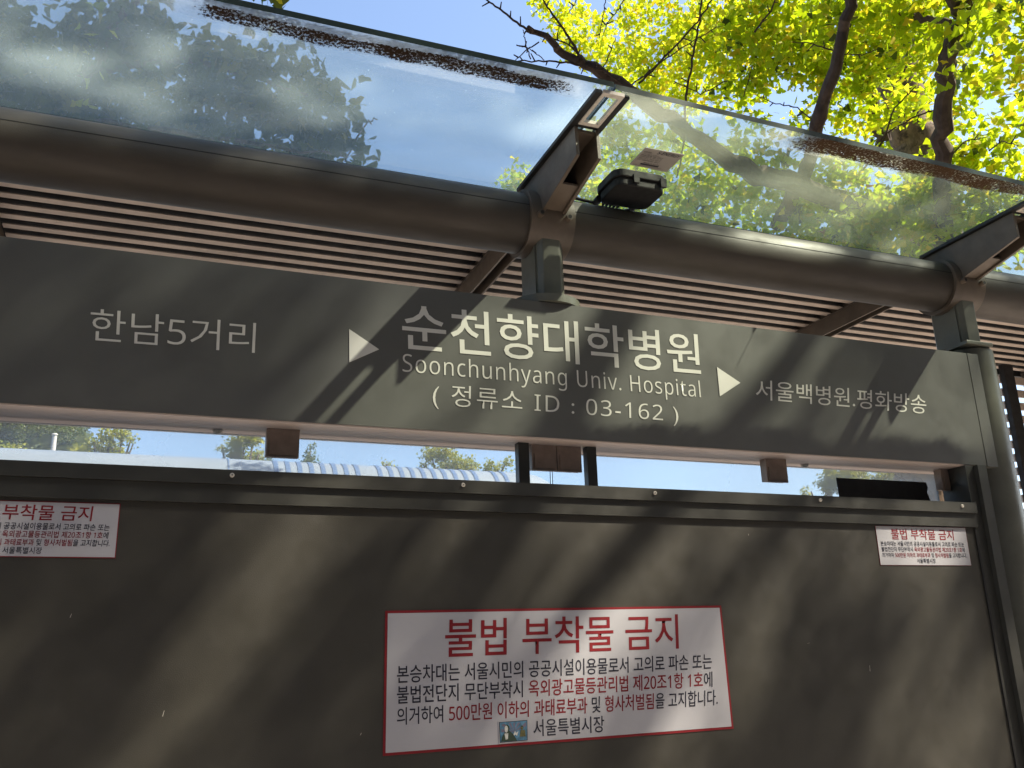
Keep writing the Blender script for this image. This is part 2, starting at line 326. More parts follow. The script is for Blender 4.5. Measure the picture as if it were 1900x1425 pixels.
# beam tube, seams
bm = bmesh.new(); tube(bm, [(-2.6, .08, 2.681), (6.5, .08, 2.681)], .078, 64)
BT = finish('beam_tube', bm, 'tube', SH, True)
bm = bmesh.new()
for zc in (2.6975,):
    dy = math.sqrt(.078**2-(zc-2.681)**2); bx(bm, -2.59, 6.49, .08-dy-.0006, .08-dy+.003, zc-.0009, zc+.0009)
finish('seam', bm, 'dark', BT)
ARMX = (-.507, .889, 2.287, 3.685)
def arc_disc(bm, xc, yc, z0, z1, r, seg=48): tube(bm, [(xc, yc, z0), (xc, yc, z1)], r, seg)
for i, xc in enumerate(ARMX):
    bm = bmesh.new(); tube(bm, [(xc-.060, .08, 2.681), (xc+.060, .08, 2.681)], .0885, 64); CO = finish('collar', bm, 'arm', SH, True, .0015)
    # lugs with bolt holes
    for sx_ in (-.038, .038):
        bm = bmesh.new(); tube(bm, [(xc+sx_, -.006, 2.668), (xc+sx_, -.022, 2.668)], .0085, 18); tube(bm, [(xc+sx_, -.0215, 2.668), (xc+sx_, -.0226, 2.668)], .005, 14, mi=1)
        finish('lug', bm, ['arm', 'dark'], CO, True)
    # stem
    bm = bmesh.new(); ch = .012; x0, x1, y0, y1 = xc-.035, xc+.035, .018, .142
    prism(bm, [(x0+ch, y0), (x1-ch, y0), (x1, y0+ch), (x1, y1-ch), (x1-ch, y1), (x0+ch, y1), (x0, y1-ch), (x0, y0+ch)], 2.455 if i in (1,) else 2.47, 2.625, 'z')
    bx(bm, x0-.004, x0+.004, y0+.018, y1-.018, 2.47, 2.62); bx(bm, x1-.004, x1+.004, y0+.018, y1-.018, 2.47, 2.62)
    finish('stem', bm, 'post', SH, bevel=.003)
    if i == 1:
        bm = bmesh.new(); arc_disc(bm, xc, .08, 2.4385, 2.4585, .092); finish('base_disc', bm, 'post', SH, True, .002)
    else:
        bm = bmesh.new(); prism(bm, [(xc-.055, .0), (xc+.05, .0), (xc+.05, .16), (xc-.055, .16)], 2.4685, 2.480, 'z'); finish('base_plate', bm, 'post', SH, bevel=.002)
    # cantilever arm, U channel
    a0, a1 = xc-.0325, xc+.0325
    prof = [(.13, 2.800), (-.212, 2.800), (-.214, 2.722), (-.012, 2.680), (.10, 2.660)]
    bm = bmesh.new(); prism(bm, prof, a0, a0+.009); prism(bm, prof, a1-.009, a1)
    prism(bm, [(.10, 2.6655), (-.012, 2.686), (-.105, 2.7055), (-.105, 2.712), (.10, 2.672)], a0+.0092, a1-.0092)
    prism(bm, [(.10, 2.788), (-.208, 2.788), (-.208, 2.796), (.10, 2.796)], a0+.0092, a1-.0092)
    AR = finish('canopy_arm', bm, 'arm', SH, bevel=.001)
    # black gasket under the glass and the glazed end frame
    bm = bmesh.new()
    for g0, g1 in ((a0-.010, a0+.006), (a1-.006, a1+.010)):
        bx(bm, g0, g1, -.345, .13, 2.8025, 2.8115)
    bx(bm, a0+.0065, a1-.0065, -.218, -.205, 2.803, 2.811)
    finish('gasket', bm, 'rubber', AR)
    bm = bmesh.new()
    for g0, g1 in ((a0+.0062, a0+.0142), (a1-.0142, a1-.0062)): bx(bm, g0, g1, -.352, -.2195, 2.800, 2.8085)
    bx(bm, a0+.0144, a1-.0144, -.352, -.338, 2.800, 2.8085); bx(bm, a0+.0144, a1-.0144, -.232, -.2195, 2.800, 2.8085)
    finish('end_frame', bm, 'steel', AR)
# canopy glass, one sheet per bay
def glass_sheet(x0, x1, y0a, y0b, m, bay):
    bm = bmesh.new(); v = [bm.verts.new(p) for p in ((x0, y0a, ZG), (x1, y0b, ZG), (x1, .17, ZG), (x0, .17, ZG), (x0, y0a, ZG+.014), (x1, y0b, ZG+.014), (x1, .17, ZG+.014), (x0, .17, ZG+.014))]
    for k, f in enumerate(((3,2,1,0),(4,5,6,7),(0,1,5,4),(1,2,6,5),(2,3,7,6),(3,0,4,7))):
        bm.faces.new([v[i] for i in f]).material_index = 0 if k < 2 else 1
    return finish('canopy_glass', bm, [m, 'glassedge'], SH)
for (x0, x1, ya, yb, m) in ((-1.9, -.510, -.357, -.357, 'glassL'), (-.504, .886, -.357, -.360, 'glassL'), (.892, 2.284, -.354, -.322, 'glassR'), (2.290, 3.68, -.35, -.34, 'glassR')):
    glass_sheet(x0, x1, ya, yb, m, 0)
# slatted ceiling and roof deck
for b0, b1 in ((-1.85, -.462), (-.446, .905), (.952, 2.310), (2.366, 3.70)):
    bm = bmesh.new(); y = .248
    bx(bm, b0, b1, .185, .222, 2.808, 2.811)
    while y < .99:
        bx(bm, b0, b1, y, y+.0275, 2.808, 2.811); y += .0635
    finish('slat_panel', bm, 'slat', SH)
box('roof_deck', -1.9, 6.4, .192, 1.02, 2.828, 2.835, 'dark', SH, 0)  # deck coloured near black, standing in for the shade between the slats
box('roof_edge', -1.9, 6.4, 1.022, 1.05, 2.80, 2.86, 'rail', SH, 0)
for x0 in (-.500, .907, 2.312, 3.71):
    bm = bmesh.new(); bx(bm, x0, x0+.006, .17, 1.0, 2.742, 2.826); bx(bm, x0+.038, x0+.044, .17, 1.0, 2.742, 2.826); bx(bm, x0+.0062, x0+.0378, .15, 1.0, 2.79, 2.80); bx(bm, x0+.0062, x0+.0378, .15, .30, 2.744, 2.752)
    bx(bm, x0-.0055, x0-.0002, .15, 1.0, 2.803, 2.8065)
    finish('rafter', bm, 'under' if x0 > 9 else 'arm', SH)
# vertical louvre screen of the next bay
bm = bmesh.new(); z = 1.35
while z < 2.78: bx(bm, 3.50, 5.9, .945, .955, z, z+.034); z += .060
VL = finish('louvre_screen', bm, 'slat', SH)
bm = bmesh.new(); bx(bm, 3.487, 3.545, .905, .93, 0, 2.803); finish('screen_frame', bm, 'dark', VL)
bm = bmesh.new(); bx(bm, 5.9, 5.97, .92, .99, 0, 2.79); finish('screen_frame', bm, 'dark', VL)
# thin scratches on the back panel
for (x, z, dx, dz) in ((.052, 1.522, .002, .010), (.11, 1.325, -.004, .025), (.102, 1.31, .006, .022), (.21, 1.36, .001, .018), (.42, 1.47, .002, .004), (.062, 1.31, .012, .03), (.125, 1.34, .010, .012), (.14, 1.352, -.004, .010), (1.52, 1.62, .006, .002), (1.7, 1.55, .001, .014), (.62, 1.30, .014, .006), (-.12, 1.70, .002, .007), (1.38, 1.88, .001, .004)):
    bm = bmesh.new(); prism(bm, [(x-.0004, z), (x+.0004, z), (x+dx+.0003, z+dz), (x+dx-.0003, z+dz)], -.0004, .001, 'y'); finish('scratch', bm, 'steel', pn)

# ------------------------------------------------------------------ notices
TXT = [[('불법 부착물 금지', 0)], [('본승차대는 서울시민의 공공시설이용물로서 고의로 파손 또는', 1)],
       [('불법전단지 무단부착시 ', 1), ('옥외광고물등관리법 제20조1항 1호', 0), ('에', 1)],
       [('의거하여 ', 1), ('500만원 이하의 과태료부과', 0), (' 및 ', 1), ('형사처벌됨', 0), ('을 고지합니다.', 1)], [('서울특별시장', 1)]]
QB = [((.596, 1.6890), (1.160, 1.6935), (1.156, 1.6165), (.594, 1.6115)), ((.4923, 1.5985), (1.2424, 1.6035), (1.2395, 1.5695), (.4926, 1.5640)),
      ((.4926, 1.5590), (1.2400, 1.5640), (1.2368, 1.5300), (.4929, 1.5245)), ((.4929, 1.5180), (1.2503, 1.5240), (1.2465, 1.4900), (.4932, 1.4845)), ((.7880, 1.4805), (.9551, 1.4810), (.9535, 1.4475), (.7876, 1.4470))]
CB = ((.4674, 1.7070), (1.2809, 1.7122), (1.2840, 1.4374), (.4655, 1.4290))
def notice(C4, lab, border, Q=QB, boff=(0., 0.), name='notice_sticker'):
    C4 = [np.array(c) for c in C4]; c0 = sum(C4)/4
    def inv(p):   # affine coordinates in the large notice
        A, B, D = np.array(CB[0]), np.array(CB[1]), np.array(CB[3]); return np.linalg.solve(np.column_stack([B-A, D-A]), np.array(p)-A)
    def mp(p):
        if C4 is CB or Q is None: return p
        u, v = inv(p); return tuple(C4[0] + (C4[1]-C4[0])*u + (C4[3]-C4[0])*v)
    root = tag(empty(name, (float(c0[0]), -.001, float(c0[1]))), lab, 'sticker', 'white prohibition notices on the shelter panel')
    bm = bmesh.new(); prism(bm, [tuple(c) for c in C4], -.0010, -.0002, 'y'); finish('border', bm, 'red', root)
    inn = []
    cen = c0
    for c in C4:
        d = c-cen; inn.append((c[0]-math.copysign(border, d[0]), c[1]-math.copysign(border, d[1])))
    bm = bmesh.new(); prism(bm, inn, -.0014, -.0011, 'y'); finish('paper', bm, 'paper', root)
    off = [.006, .007, .007, .007, .005]
    ms = [text_mesh(TXT[k], [mp(q) for q in QB[k]], -.0018, ['red', 'ink'], off[k]) for k in range(5)]
    for me_ in ms: join_meshes('lettering', [me_], ['red', 'ink'], root)
    return root
notice(CB, 'largest white notice with thick red border low in the middle of the back panel', .0052)
notice(((-.368, 1.911), (-.053, 1.9115), (-.053, 1.808), (-.368, 1.808)), 'small white notice with thin red border cut by the left edge, under the rail', .0016)
notice(((1.7811, 1.914), (2.0963, 1.9158), (2.0954, 1.8122), (1.7804, 1.8107)), 'small white notice at the right end of the rail beside the side frame', .0010)
# little picture sticker on the big notice (generic stand-in design)
st = tag(empty('picture_sticker', (.742, -.002, 1.46)), 'tiny blue picture sticker with a white edge at the foot of the large notice', 'sticker')
bm = bmesh.new(); prism(bm, [(.7088, 1.4815), (.7756, 1.4826), (.7750, 1.4392), (.7095, 1.4378)], -.0024, -.0019, 'y'); finish('paper', bm, 'paper', st)
bm = bmesh.new(); prism(bm, [(.7105, 1.4797), (.7740, 1.4808), (.7734, 1.4410), (.7112, 1.4396)], -.0026, -.00245, 'y'); finish('frame_line', bm, 'ink', st)
M['pblue'] = paint('print_blue', (.08, .20, .30), .5, .5, 120); M['pgrey'] = paint('print_grey_violet', (.16, .14, .20), .5, .3, 150); M['pgreen'] = paint('print_dark_green', (.03, .05, .03), .5, .5, 160); M['polive'] = paint('print_olive', (.14, .13, .05), .5, .4, 160); M['ppale'] = paint('print_pale', (.55, .56, .52), .5, .25, 200)
bm = bmesh.new(); mats_ = ['pblue', 'pgrey', 'pgreen', 'ppale', 'polive']
prism(bm, [(.7120, 1.4785), (.7728, 1.4795), (.7722, 1.4422), (.7126, 1.4408)], -.0029, -.0027, 'y', 0)
for a in (20, 50, 80, 110, 140, 165):
    c_, s_ = math.cos(R(a)), math.sin(R(a)); c2, s2 = math.cos(R(a+13)), math.sin(R(a+13)); q = (.743, 1.459)
    L1 = min((.028/abs(c_)) if abs(c_) > .01 else 9, .018/abs(s_)); L2 = min((.028/abs(c2)) if abs(c2) > .01 else 9, .018/abs(s2))
    prism(bm, [q, (q[0]+c_*L1, q[1]+s_*L1), (q[0]+c2*L2, q[1]+s2*L2)], -.0031, -.00295, 'y', 1)
def ell(cx, cz, rx, rz, y, mi, n_=14): prism(bm, [(cx+rx*math.cos(2*math.pi*k/n_), cz+rz*math.sin(2*math.pi*k/n_)) for k in range(n_)], y, y+.0001, 'y', mi)
prism(bm, [(.7135, 1.4415), (.7500, 1.4418), (.741, 1.455), (.733, 1.462), (.722, 1.459), (.716, 1.450)], -.0033, -.0032, 'y', 2)
ell(.7275, 1.4665, .0058, .0075, -.0034, 2); ell(.7258, 1.4655, .0038, .0068, -.0036, 3); prism(bm, [(.7215, 1.457), (.730, 1.457), (.729, 1.446), (.724, 1.445)], -.0035, -.0034, 'y', 3)
prism(bm, [(.7555, 1.449), (.7690, 1.449), (.7675, 1.4615), (.758, 1.462)], -.0033, -.0032, 'y', 4); ell(.7612, 1.4665, .0032, .0042, -.0035, 2); ell(.7612, 1.4655, .0022, .003, -.0037, 4)
prism(bm, [(.742, 1.455), (.7455, 1.461), (.7475, 1.457), (.753, 1.460), (.751, 1.455), (.7495, 1.451), (.746, 1.454), (.743, 1.452)], -.0033, -.0032, 'y', 3)
finish('picture', bm, mats_, st)

# ------------------------------------------------------------------ junction box, cable and rating label under the glass
jb = tag(empty('junction_box', (1.12, .0, 2.80)), 'black plastic solar junction box with cables hanging under the canopy glass', 'junction box')
def rrect(x0, x1, y0, y1, r, n_=6):
    P = []
    for cx, cy, a0 in ((x1-r, y1-r, 0), (x0+r, y1-r, 90), (x0+r, y0+r, 180), (x1-r, y0+r, 270)):
        for k in range(n_+1): a = R(a0+90*k/n_); P.append((cx+r*math.cos(a), cy+r*math.sin(a)))
    return P
bm = bmesh.new(); prism(bm, rrect(1.047, 1.205, -.056, .070, .028), 2.792, 2.8125, 'z'); finish('base', bm, 'plastic', jb, bevel=.002)
bm = bmesh.new(); prism(bm, rrect(1.053, 1.197, -.052, .062, .024), 2.768, 2.7918, 'z'); finish('lid', bm, 'plastic', jb, bevel=.004)
for xx in (1.098, 1.178):
    bm = bmesh.new(); bx(bm, xx, xx+.016, -.0600, -.0535, 2.776, 2.800); finish('clip', bm, 'plastic', jb, bevel=.0015)
for xx in (1.060, 1.170):
    bm = bmesh.new(); tube(bm, [(xx, .064, 2.785), (xx, .085, 2.785), (xx, .092, 2.784)], [.010, .010, .007], 16); finish('cable_gland', bm, 'rubber', jb, True)
bm = bmesh.new()
for k in range(5): bx(bm, 1.078+k*.011, 1.081+k*.011, .062, .088, 2.776, 2.792)
finish('cooling_fin', bm, 'plastic', jb)
bm = bmesh.new(); tube(bm, [(.93, .115, 2.792), (.98, .098, 2.797), (1.03, .093, 2.788), (1.062, .088, 2.783)], .0045, 10)
tube(bm, [(1.172, .090, 2.783), (1.14, .105, 2.776), (1.09, .108, 2.774), (1.04, .104, 2.778), (.99, .112, 2.785), (.93, .125, 2.785)], .0045, 10); finish('cable', bm, 'rubber', jb, True)
rl = tag(empty('rating_label', (1.13, -.12, 2.81)), 'grey printed rating label stuck under the canopy glass beside the black box', 'label')
bm = bmesh.new(); LC = [(1.0749, -.1638), (1.1865, -.1655), (1.1865, -.0750), (1.0749, -.0790)]; prism(bm, LC, 2.8112, 2.8125, 'z'); finish('paper', bm, 'silver', rl)
def label_text(s, x0, x1, ya, yb, off=0., shear=0):
    me = text_mesh([(s, 0)], ((x0, ya), (x1, ya), (x1, yb), (x0, yb)), 0, ['ink'], off, 1, shear)
    co = np.empty(len(me.vertices)*3); me.vertices.foreach_get('co', co); co = co.reshape(-1, 3); me.vertices.foreach_set('co', np.column_stack([co[:, 0], co[:, 2], np.full(len(co), 2.8108)]).ravel()); return me
LT = [label_text('S-ENERGY', 1.116, 1.181, -.1600, -.1465, .03, .2), label_text('MODEL :', 1.081, 1.106, -.1500, -.1440, .02), label_text('ELECTRICAL RATINGS', 1.084, 1.128, -.1405, -.1365)]
for k, s in enumerate(('Pmax 58 W  Voc 10.9 V', 'Vmp 8.7 V  Isc 7.1 A', 'Imp 6.6 A  Vsys 600 V', 'STC 1000 W/m2  25 C')): LT.append(label_text(s, 1.081, 1.143, -.1350+k*.0072, -.1293+k*.0072, .015))
LT += [label_text('Made in Korea', 1.105, 1.150, -.1030, -.0975, .01), label_text('WARNING : HAZARDOUS ELECTRICITY CAN SHOCK OR BURN', 1.082, 1.165, -.0870, -.0830)]
for me_ in LT: join_meshes('lettering', [me_], ['ink'], rl)
bm = bmesh.new(); bx(bm, 1.100, 1.152, -.0955, -.0895, 2.8105, 2.8111); finish('black_bar', bm, 'ink', rl)

bm = bmesh.new(); prism(bm, [(1.762, 2.060), (2.085, 2.0605), (2.089, 2.046), (2.083, 2.030), (2.0905, 2.010), (2.0935, 1.986), (2.094, 1.965), (1.765, 1.965)], .0982, .0996, 'y')
tag(finish('black_sheet', bm, 'rubber'), 'matt black sheet stuck on the frosted pane beside the rightmost clamp', 'sheet')

# ------------------------------------------------------------------ bus on the road
bus = tag(empty('bus', (1.0, 7.7, -.15)), 'white bus with blue striped roof edge passing on the road behind the shelter', 'bus')
BX0, BX1, BY0, BY1, BZ = -2.35, 4.05, 6.35, 8.75, 3.46
bm = bmesh.new(); prof = [(BY0, .25), (BY0, 2.95)]
for k in range(1, 9): a = R(90*k/8); prof.append((BY0+.42*(1-math.cos(a)), 2.95+.51*math.sin(a)))
prof += [(BY1-(y-BY0), z) for y, z in reversed(prof)]
prism(bm, prof, BX0+.5, BX1-.5)
# rounded front and rear as scaled rings
def endcap(xs, sgn):
    base = [np.array(p) for p in prof]; cy = (BY0+BY1)/2; prev = None
    for k in range(7):
        a = R(90*k/6); x = xs+sgn*.5*math.sin(a); sz = 1-.16*(1-math.cos(a)); ring = [bm.verts.new((x, cy+(y-cy)*(1-.1*(1-math.cos(a))), .25+(z-.25)*sz)) for y, z in base]
        if prev: [bm.faces.new((prev[i], prev[(i+1) % len(ring)], ring[(i+1) % len(ring)], ring[i])) for i in range(len(ring))]
        prev = ring
    bm.faces.new(prev)
endcap(BX0+.5, -1); endcap(BX1-.5, 1); bmesh.ops.recalc_face_normals(bm, faces=bm.faces)
body = finish('body', bm, 'buswhite', bus, True)
def stripe(x0, x1, dx):
    bm = bmesh.new()
    pr = [p for p in prof if p[0] <= BY0+.45]; pr = pr[2:]
    a = [bm.verts.new((x0+dx*i/len(pr), y-.004, z+.004)) for i, (y, z) in enumerate(pr)]; b = [bm.verts.new((x1+dx*i/len(pr), y-.004, z+.004)) for i, (y, z) in enumerate(pr)]
    for i in range(len(pr)-1): bm.faces.new((a[i], b[i], b[i+1], a[i+1]))
    finish('roof_stripe', bm, 'busblue', body)
x = 1.02
k = 0
while x < 3.3:
    if k not in (8, 19): stripe(x, x+.042, .0)
    x += .107; k += 1
stripe(.62, .632, 0)
for k in range(5):
    box('window', BX0+.8+k*1.0, BX0+1.7+k*1.0, BY0-.012, BY0+.02, 1.35, 2.45, 'busglass', bus, .004)
for xx in (BX0+1.3, BX1-1.6):
    bm = bmesh.new(); tube(bm, [(xx, BY0+.02, .33), (xx, BY0+.30, .33)], .47, 32); finish('wheel', bm, 'rubber', bus, True)

# ------------------------------------------------------------------ trees
LEAF = np.array([(0, 0, 0), (-.30, .42, .05), (-.62, .78, -.03), (-.36, .98, .04), (-.06, .98, .0), (0, .78, .06), (.06, .98, .0), (.36, .98, .04), (.62, .78, -.03), (.30, .42, .05), (0, -.55, -.05), (.035, -.55, -.05)], float)
LF = [(0, 9, 8, 7, 5), (5, 7, 6), (0, 5, 3, 2, 1), (5, 4, 3)]
LF_FULL = [(0, 1, 2, 3, 5), (5, 3, 4), (0, 5, 7, 8, 9), (5, 6, 7), (0, 10, 11)]
LF_LOW = [(0, 1, 2, 3, 5), (0, 5, 7, 8, 9)]
def leaves(name, pos, size, m, parent, per=4, spread=.8, low=False, droop=.4):
    """ginkgo leaves, `per` to a short shoot"""
    pos = np.asarray(pos); N = len(pos)*per; base = np.repeat(pos, per, 0) + rng.normal(0, size*spread, (N, 3))
    d = rng.normal(size=(N, 3)); d[:, 2] -= droop; d /= np.linalg.norm(d, axis=1)[:, None]
    nrm = rng.normal(size=(N, 3)); nrm[:, 2] += .9; nrm -= d*(nrm*d).sum(1)[:, None]; nrm /= np.linalg.norm(nrm, axis=1)[:, None]
    u = np.cross(d, nrm); s = size*rng.uniform(.65, 1.2, (N, 1, 1))
    Lf = LEAF if not low else LEAF; curl = rng.uniform(-.6, 1.4, (N, 1))
    co = base[:, None, :] + s*(u[:, None, :]*Lf[None, :, :1] + d[:, None, :]*Lf[None, :, 1:2] + nrm[:, None, :]*(Lf[None, :, 2:3] + curl[:, :, None]*.35*(Lf[None, :, :1]**2)))
    faces = LF_LOW if low else LF_FULL; nv = len(Lf)
    idx = np.concatenate([np.array(f) for f in faces]); tot = np.array([len(f) for f in faces]); st_ = np.concatenate([[0], np.cumsum(tot)[:-1]])
    li = (idx[None, :] + (np.arange(N)*nv)[:, None]).ravel(); ls = (st_[None, :] + (np.arange(N)*len(idx))[:, None]).ravel(); lt_ = np.tile(tot, N)
    me = bpy.data.meshes.new(name); me.vertices.add(N*nv); me.vertices.foreach_set('co', co.ravel()); me.loops.add(len(li)); me.loops.foreach_set('vertex_index', li.astype(np.int32))
    me.polygons.add(len(ls)); me.polygons.foreach_set('loop_start', ls.astype(np.int32)); me.polygons.foreach_set('loop_total', lt_.astype(np.int32)); me.update(calc_edges=True)
    me.materials.append(M[m]); o = bpy.data.objects.new(name, me); COL.objects.link(o)
    if parent is not None: setpar(o, parent)
    return o
def blob_points(blobs, dens, clump=.55):
    """points in ragged ellipsoid clouds; blobs = (centre, radius)"""
    P = []
    for c, r in blobs:
        n_ = int(dens*r**2.3); k = 0; seed = Vector((random.random()*50,)*3)
        while k < n_:
            v = Vector((random.gauss(0, 1), random.gauss(0, 1), random.gauss(0, 1))).normalized()*r*random.random()**.42
            q = Vector(c)+Vector((v.x, v.y, v.z*.85))
            if noise.noise(q*(1.6/max(r, .25))*1.3+seed) + .35*noise.noise(q*5) < -.12*clump*2+random.uniform(-.2, .1): k += .34; continue
            P.append(q); k += 1
    return P
def crown(name, blobs, dens, size, m, parent, **kw): return leaves(name, blob_points(blobs, dens), size, m, parent, **kw)
def wig(pts, n_=5, amp=.02):
    """subdivide a polyline with a little wander"""
    out = []; pts = [Vector(p) for p in pts]
    for i in range(len(pts)-1):
        for k in range(n_):
            t = k/n_; p = pts[i].lerp(pts[i+1], t)
            if i+k: p = p+Vector((random.uniform(-1, 1), random.uniform(-1, 1), random.uniform(-1, 1)))*amp
            out.append(p)
    out.append(pts[-1]); return out
def limb(bm, pts, r0, r1, n_=5, amp=.02, seg=8):
    P = wig(pts, n_, amp); rad = [r0+(r1-r0)*i/(len(P)-1) for i in range(len(P))]
    rad = [r*(1+random.uniform(-.10, .12)) for r in rad]; tube(bm, P, rad, seg); return P
def spur_twig(bm, pts, r0, r1, step=.05, spur=.025, n_=6, amp=.004):
    r0 *= .62; r1 *= .6
    P = wig(pts, n_, amp); rad = [r0+(r1-r0)*i/(len(P)-1) for i in range(len(P))]; tube(bm, P, rad, 6)
    acc = 0
    for a, b in zip(P, P[1:]):
        L_ = (b-a).length; t = 0
        while acc+L_ > step:
            use = step-acc; t += use; L_ -= use; acc = 0; p = a.lerp(b, min(1, t/(b-a).length)); d = (b-a).normalized()
            o = Vector((random.gauss(0, 1), random.gauss(0, 1), random.gauss(0, 1))); o = (o-d*o.dot(d)).normalized()
            tube(bm, [p, p+(o+d*.35)*spur*random.uniform(.6, 1.3)], [.0042, .0026], 5)
        acc += L_
A = lambda l, d=None: [at(*q) if d is None else at(q[0], q[1], d) for q in l]

# --- big ginkgo behind the shelter on the right
gk = tag(empty('ginkgo_tree', (5.0, 3.05, 0)), 'large yellow green ginkgo with dark upright limbs filling the sky over the right glass', 'tree')
bm = bmesh.new(); top = at(1660, 120, 8.1)
limb(bm, [(5.15, 3.0, 0), (5.1, 3.02, 2.5), at(1725, 330, 7.9), at(1690, 250, 8.0), top, at(1600, -260, 9.5)], .24, .12, 6, .03, 16); finish('trunk', bm, 'bark', gk, True)
LIMBS = [([(1790, 470, 7.3), (1660, 400, 6.6), (1500, 352, 5.9), (1400, 325, 5.5), (1290, 258, 5.1), (1205, 195, 4.9), (1100, 130, 4.8), (1040, 95, 4.75), (980, 50, 4.7)], .078, .010),
         ([(1440, 420, 6.2), (1500, 310, 5.9), (1522, 235, 5.7), (1545, 130, 5.7), (1575, 10, 5.7), (1600, -160, 5.8)], .045, .030),
         ([(1760, 480, 6.3), (1752, 380, 6.0), (1748, 280, 5.8), (1750, 170, 5.7), (1760, 90, 5.6), (1785, 35, 5.6), (1800, -20, 5.6), (1850, -180, 5.6)], .052, .036),
         ([(1640, 262, 7.6), (1625, 220, 7.6), (1600, 140, 7.6), (1595, 60, 7.8)], .055, .035),
         ([(1762, 42, 5.65), (1700, 30, 5.8), (1672, 26, 6.0), (1655, 32, 6.1)], .018, .010),
         ([(1780, 30, 5.6), (1765, -10, 5.5), (1760, -120, 5.4)], .028, .018)]
for P_, a, b in LIMBS:
    bm = bmesh.new(); limb(bm, A(P_), a, b, 5, .018, 10); finish('limb', bm, 'limbbark', gk, True)
bm = bmesh.new()
TW = [([(1165, 165), (1120, 130), (1060, 117), (1000, 113), (918, 115)], .013, .005, 4.75), ([(1080, 112), (1050, 60), (1020, 20), (990, -30)], .013, .006, 4.75), ([(985, 62), (945, 30), (915, 8), (880, -20)], .011, .006, 4.7),
      ([(1165, 165), (1130, 140), (1095, 120), (1052, 80), (975, 58)], .010, .005, 4.8), ([(1000, 78), (978, 92), (960, 108), (950, 122)], .006, .003, 4.6), ([(985, 110), (972, 70), (970, 55)], .005, .003, 4.6),
      ([(1010, 112), (1000, 102), (975, 88), (958, 83)], .004, .003, 4.6), ([(1185, 155), (1235, 105), (1290, 45), (1315, 10), (1330, -20)], .010, .006, 5.0), ([(1170, 160), (1220, 120), (1270, 85), (1330, 50)], .007, .004, 5.2),
      ([(1270, 245), (1272, 180), (1285, 110), (1298, 40), (1305, -20)], .011, .008, 5.0), ([(1115, 135), (1130, 100), (1142, 70)], .005, .003, 4.8), ([(1125, -10), (1118, 30), (1112, 70)], .004, .003, 4.8),
      ([(1165, -10), (1145, 20), (1125, 45), (1122, 60)], .005, .003, 4.9), ([(1072, -10), (1065, 10), (1052, 26)], .004, .003, 4.7), ([(1272, 245), (1262, 300), (1255, 330)], .009, .006, 5.0), ([(1350, 150), (1300, 175), (1250, 150)], .006, .004, 5.3),
      ([(1590, 330), (1640, 260), (1660, 200), (1700, 160)], .012, .006, 6.2), ([(1520, 235), (1480, 200), (1430, 190), (1400, 175)], .007, .004, 5.7), ([(1550, 95), (1500, 80), (1470, 78)], .008, .004, 5.7), ([(1550, 100), (1600, 102), (1630, 90)], .006, .004, 5.7),
      ([(1755, 300), (1790, 262), (1830, 255)], .008, .004, 5.8), ([(1835, 280), (1860, 262), (1890, 270)], .007, .004, 5.6), ([(1745, 200), (1700, 215), (1640, 250), (1600, 300)], .010, .005, 6.2),
      ([(1400, 60), (1430, 20), (1450, -30)], .010, .006, 5.6), ([(1380, 180), (1400, 110), (1420, 60), (1450, 0)], .006, .004, 6.5)]
for P_, a, b, dd in TW:
    bm = bmesh.new(); spur_twig(bm, A(P_, dd), a, b, .062, .036); finish('spurred_twig', bm, 'twig', gk)
def PB(L_): return [(at(x, y, d), r*d/1700) for x, y, r, d in L_]
B1 = [(1010, 5, 28, 8.5), (1040, 40, 36, 8.5), (1075, 30, 25, 9), (1065, 75, 36, 8.3), (1110, 95, 40, 8.3), (1150, 130, 45, 8), (1170, 75, 40, 8), (1120, 50, 28, 8.6),
      (1210, 120, 60, 7.5), (1180, 15, 40, 7.6), (1250, 40, 60, 7.5), (1275, 160, 55, 7.2), (1320, 90, 75, 7), (1225, 170, 40, 7.6), (1150, 170, 30, 7.8), (1340, 20, 60, 7)]
B2 = [(1390, 70, 90, 6.6), (1360, 165, 50, 6.8), (1420, 140, 40, 6.6), (1400, 230, 28, 6.6), (1480, 60, 85, 6.4), (1500, 215, 35, 6.8), (1510, 130, 48, 6.6), (1570, 90, 90, 6.8), (1590, 190, 62, 7), (1650, 60, 90, 6.6), (1660, 150, 70, 8.4),
      (1720, 250, 65, 8.8), (1690, 195, 45, 7.0), (1745, 290, 35, 7.0), (1640, 270, 45, 8.6), (1740, 60, 80, 6.2), (1800, 170, 55, 6.2), (1830, 60, 90, 5.6), (1890, 150, 45, 5.4), (1840, 280, 75, 6.2), (1790, 300, 50, 6.4), (1890, 350, 60, 6), (1900, 30, 70, 5.2), (1560, 20, 80, 6), (1700, 0, 90, 6), (1450, -20, 90, 6.4), (1880, 240, 40, 6)]
B3 = [(1140, 235, 45, 7.5), (1180, 290, 60, 7.6), (1090, 290, 45, 8), (1100, 350, 50, 8), (1230, 350, 70, 7.2), (1250, 250, 45, 7), (1320, 310, 65, 6.8), (1330, 400, 80, 6.8), (1400, 350, 60, 6.6), (1400, 270, 45, 6.4), (1450, 430, 80, 6.4), (1480, 350, 70, 6.4), (1550, 400, 90, 6.2), (1560, 300, 45, 6.2), (1650, 400, 90, 6.2), (1650, 460, 70, 6.2), (1730, 370, 80, 6.2), (1800, 400, 80, 6.2),
      (1860, 420, 70, 6), (962, 332, 32, 9), (942, 350, 26, 9), (985, 345, 22, 9), (1060, 300, 30, 8.5), (1060, 240, 20, 8.5), (1270, 430, 60, 7), (1150, 395, 50, 7.4), (1560, 470, 80, 6.4)]
crown('crown', PB(B1), 3800, .039, 'leafGold', gk, per=4)
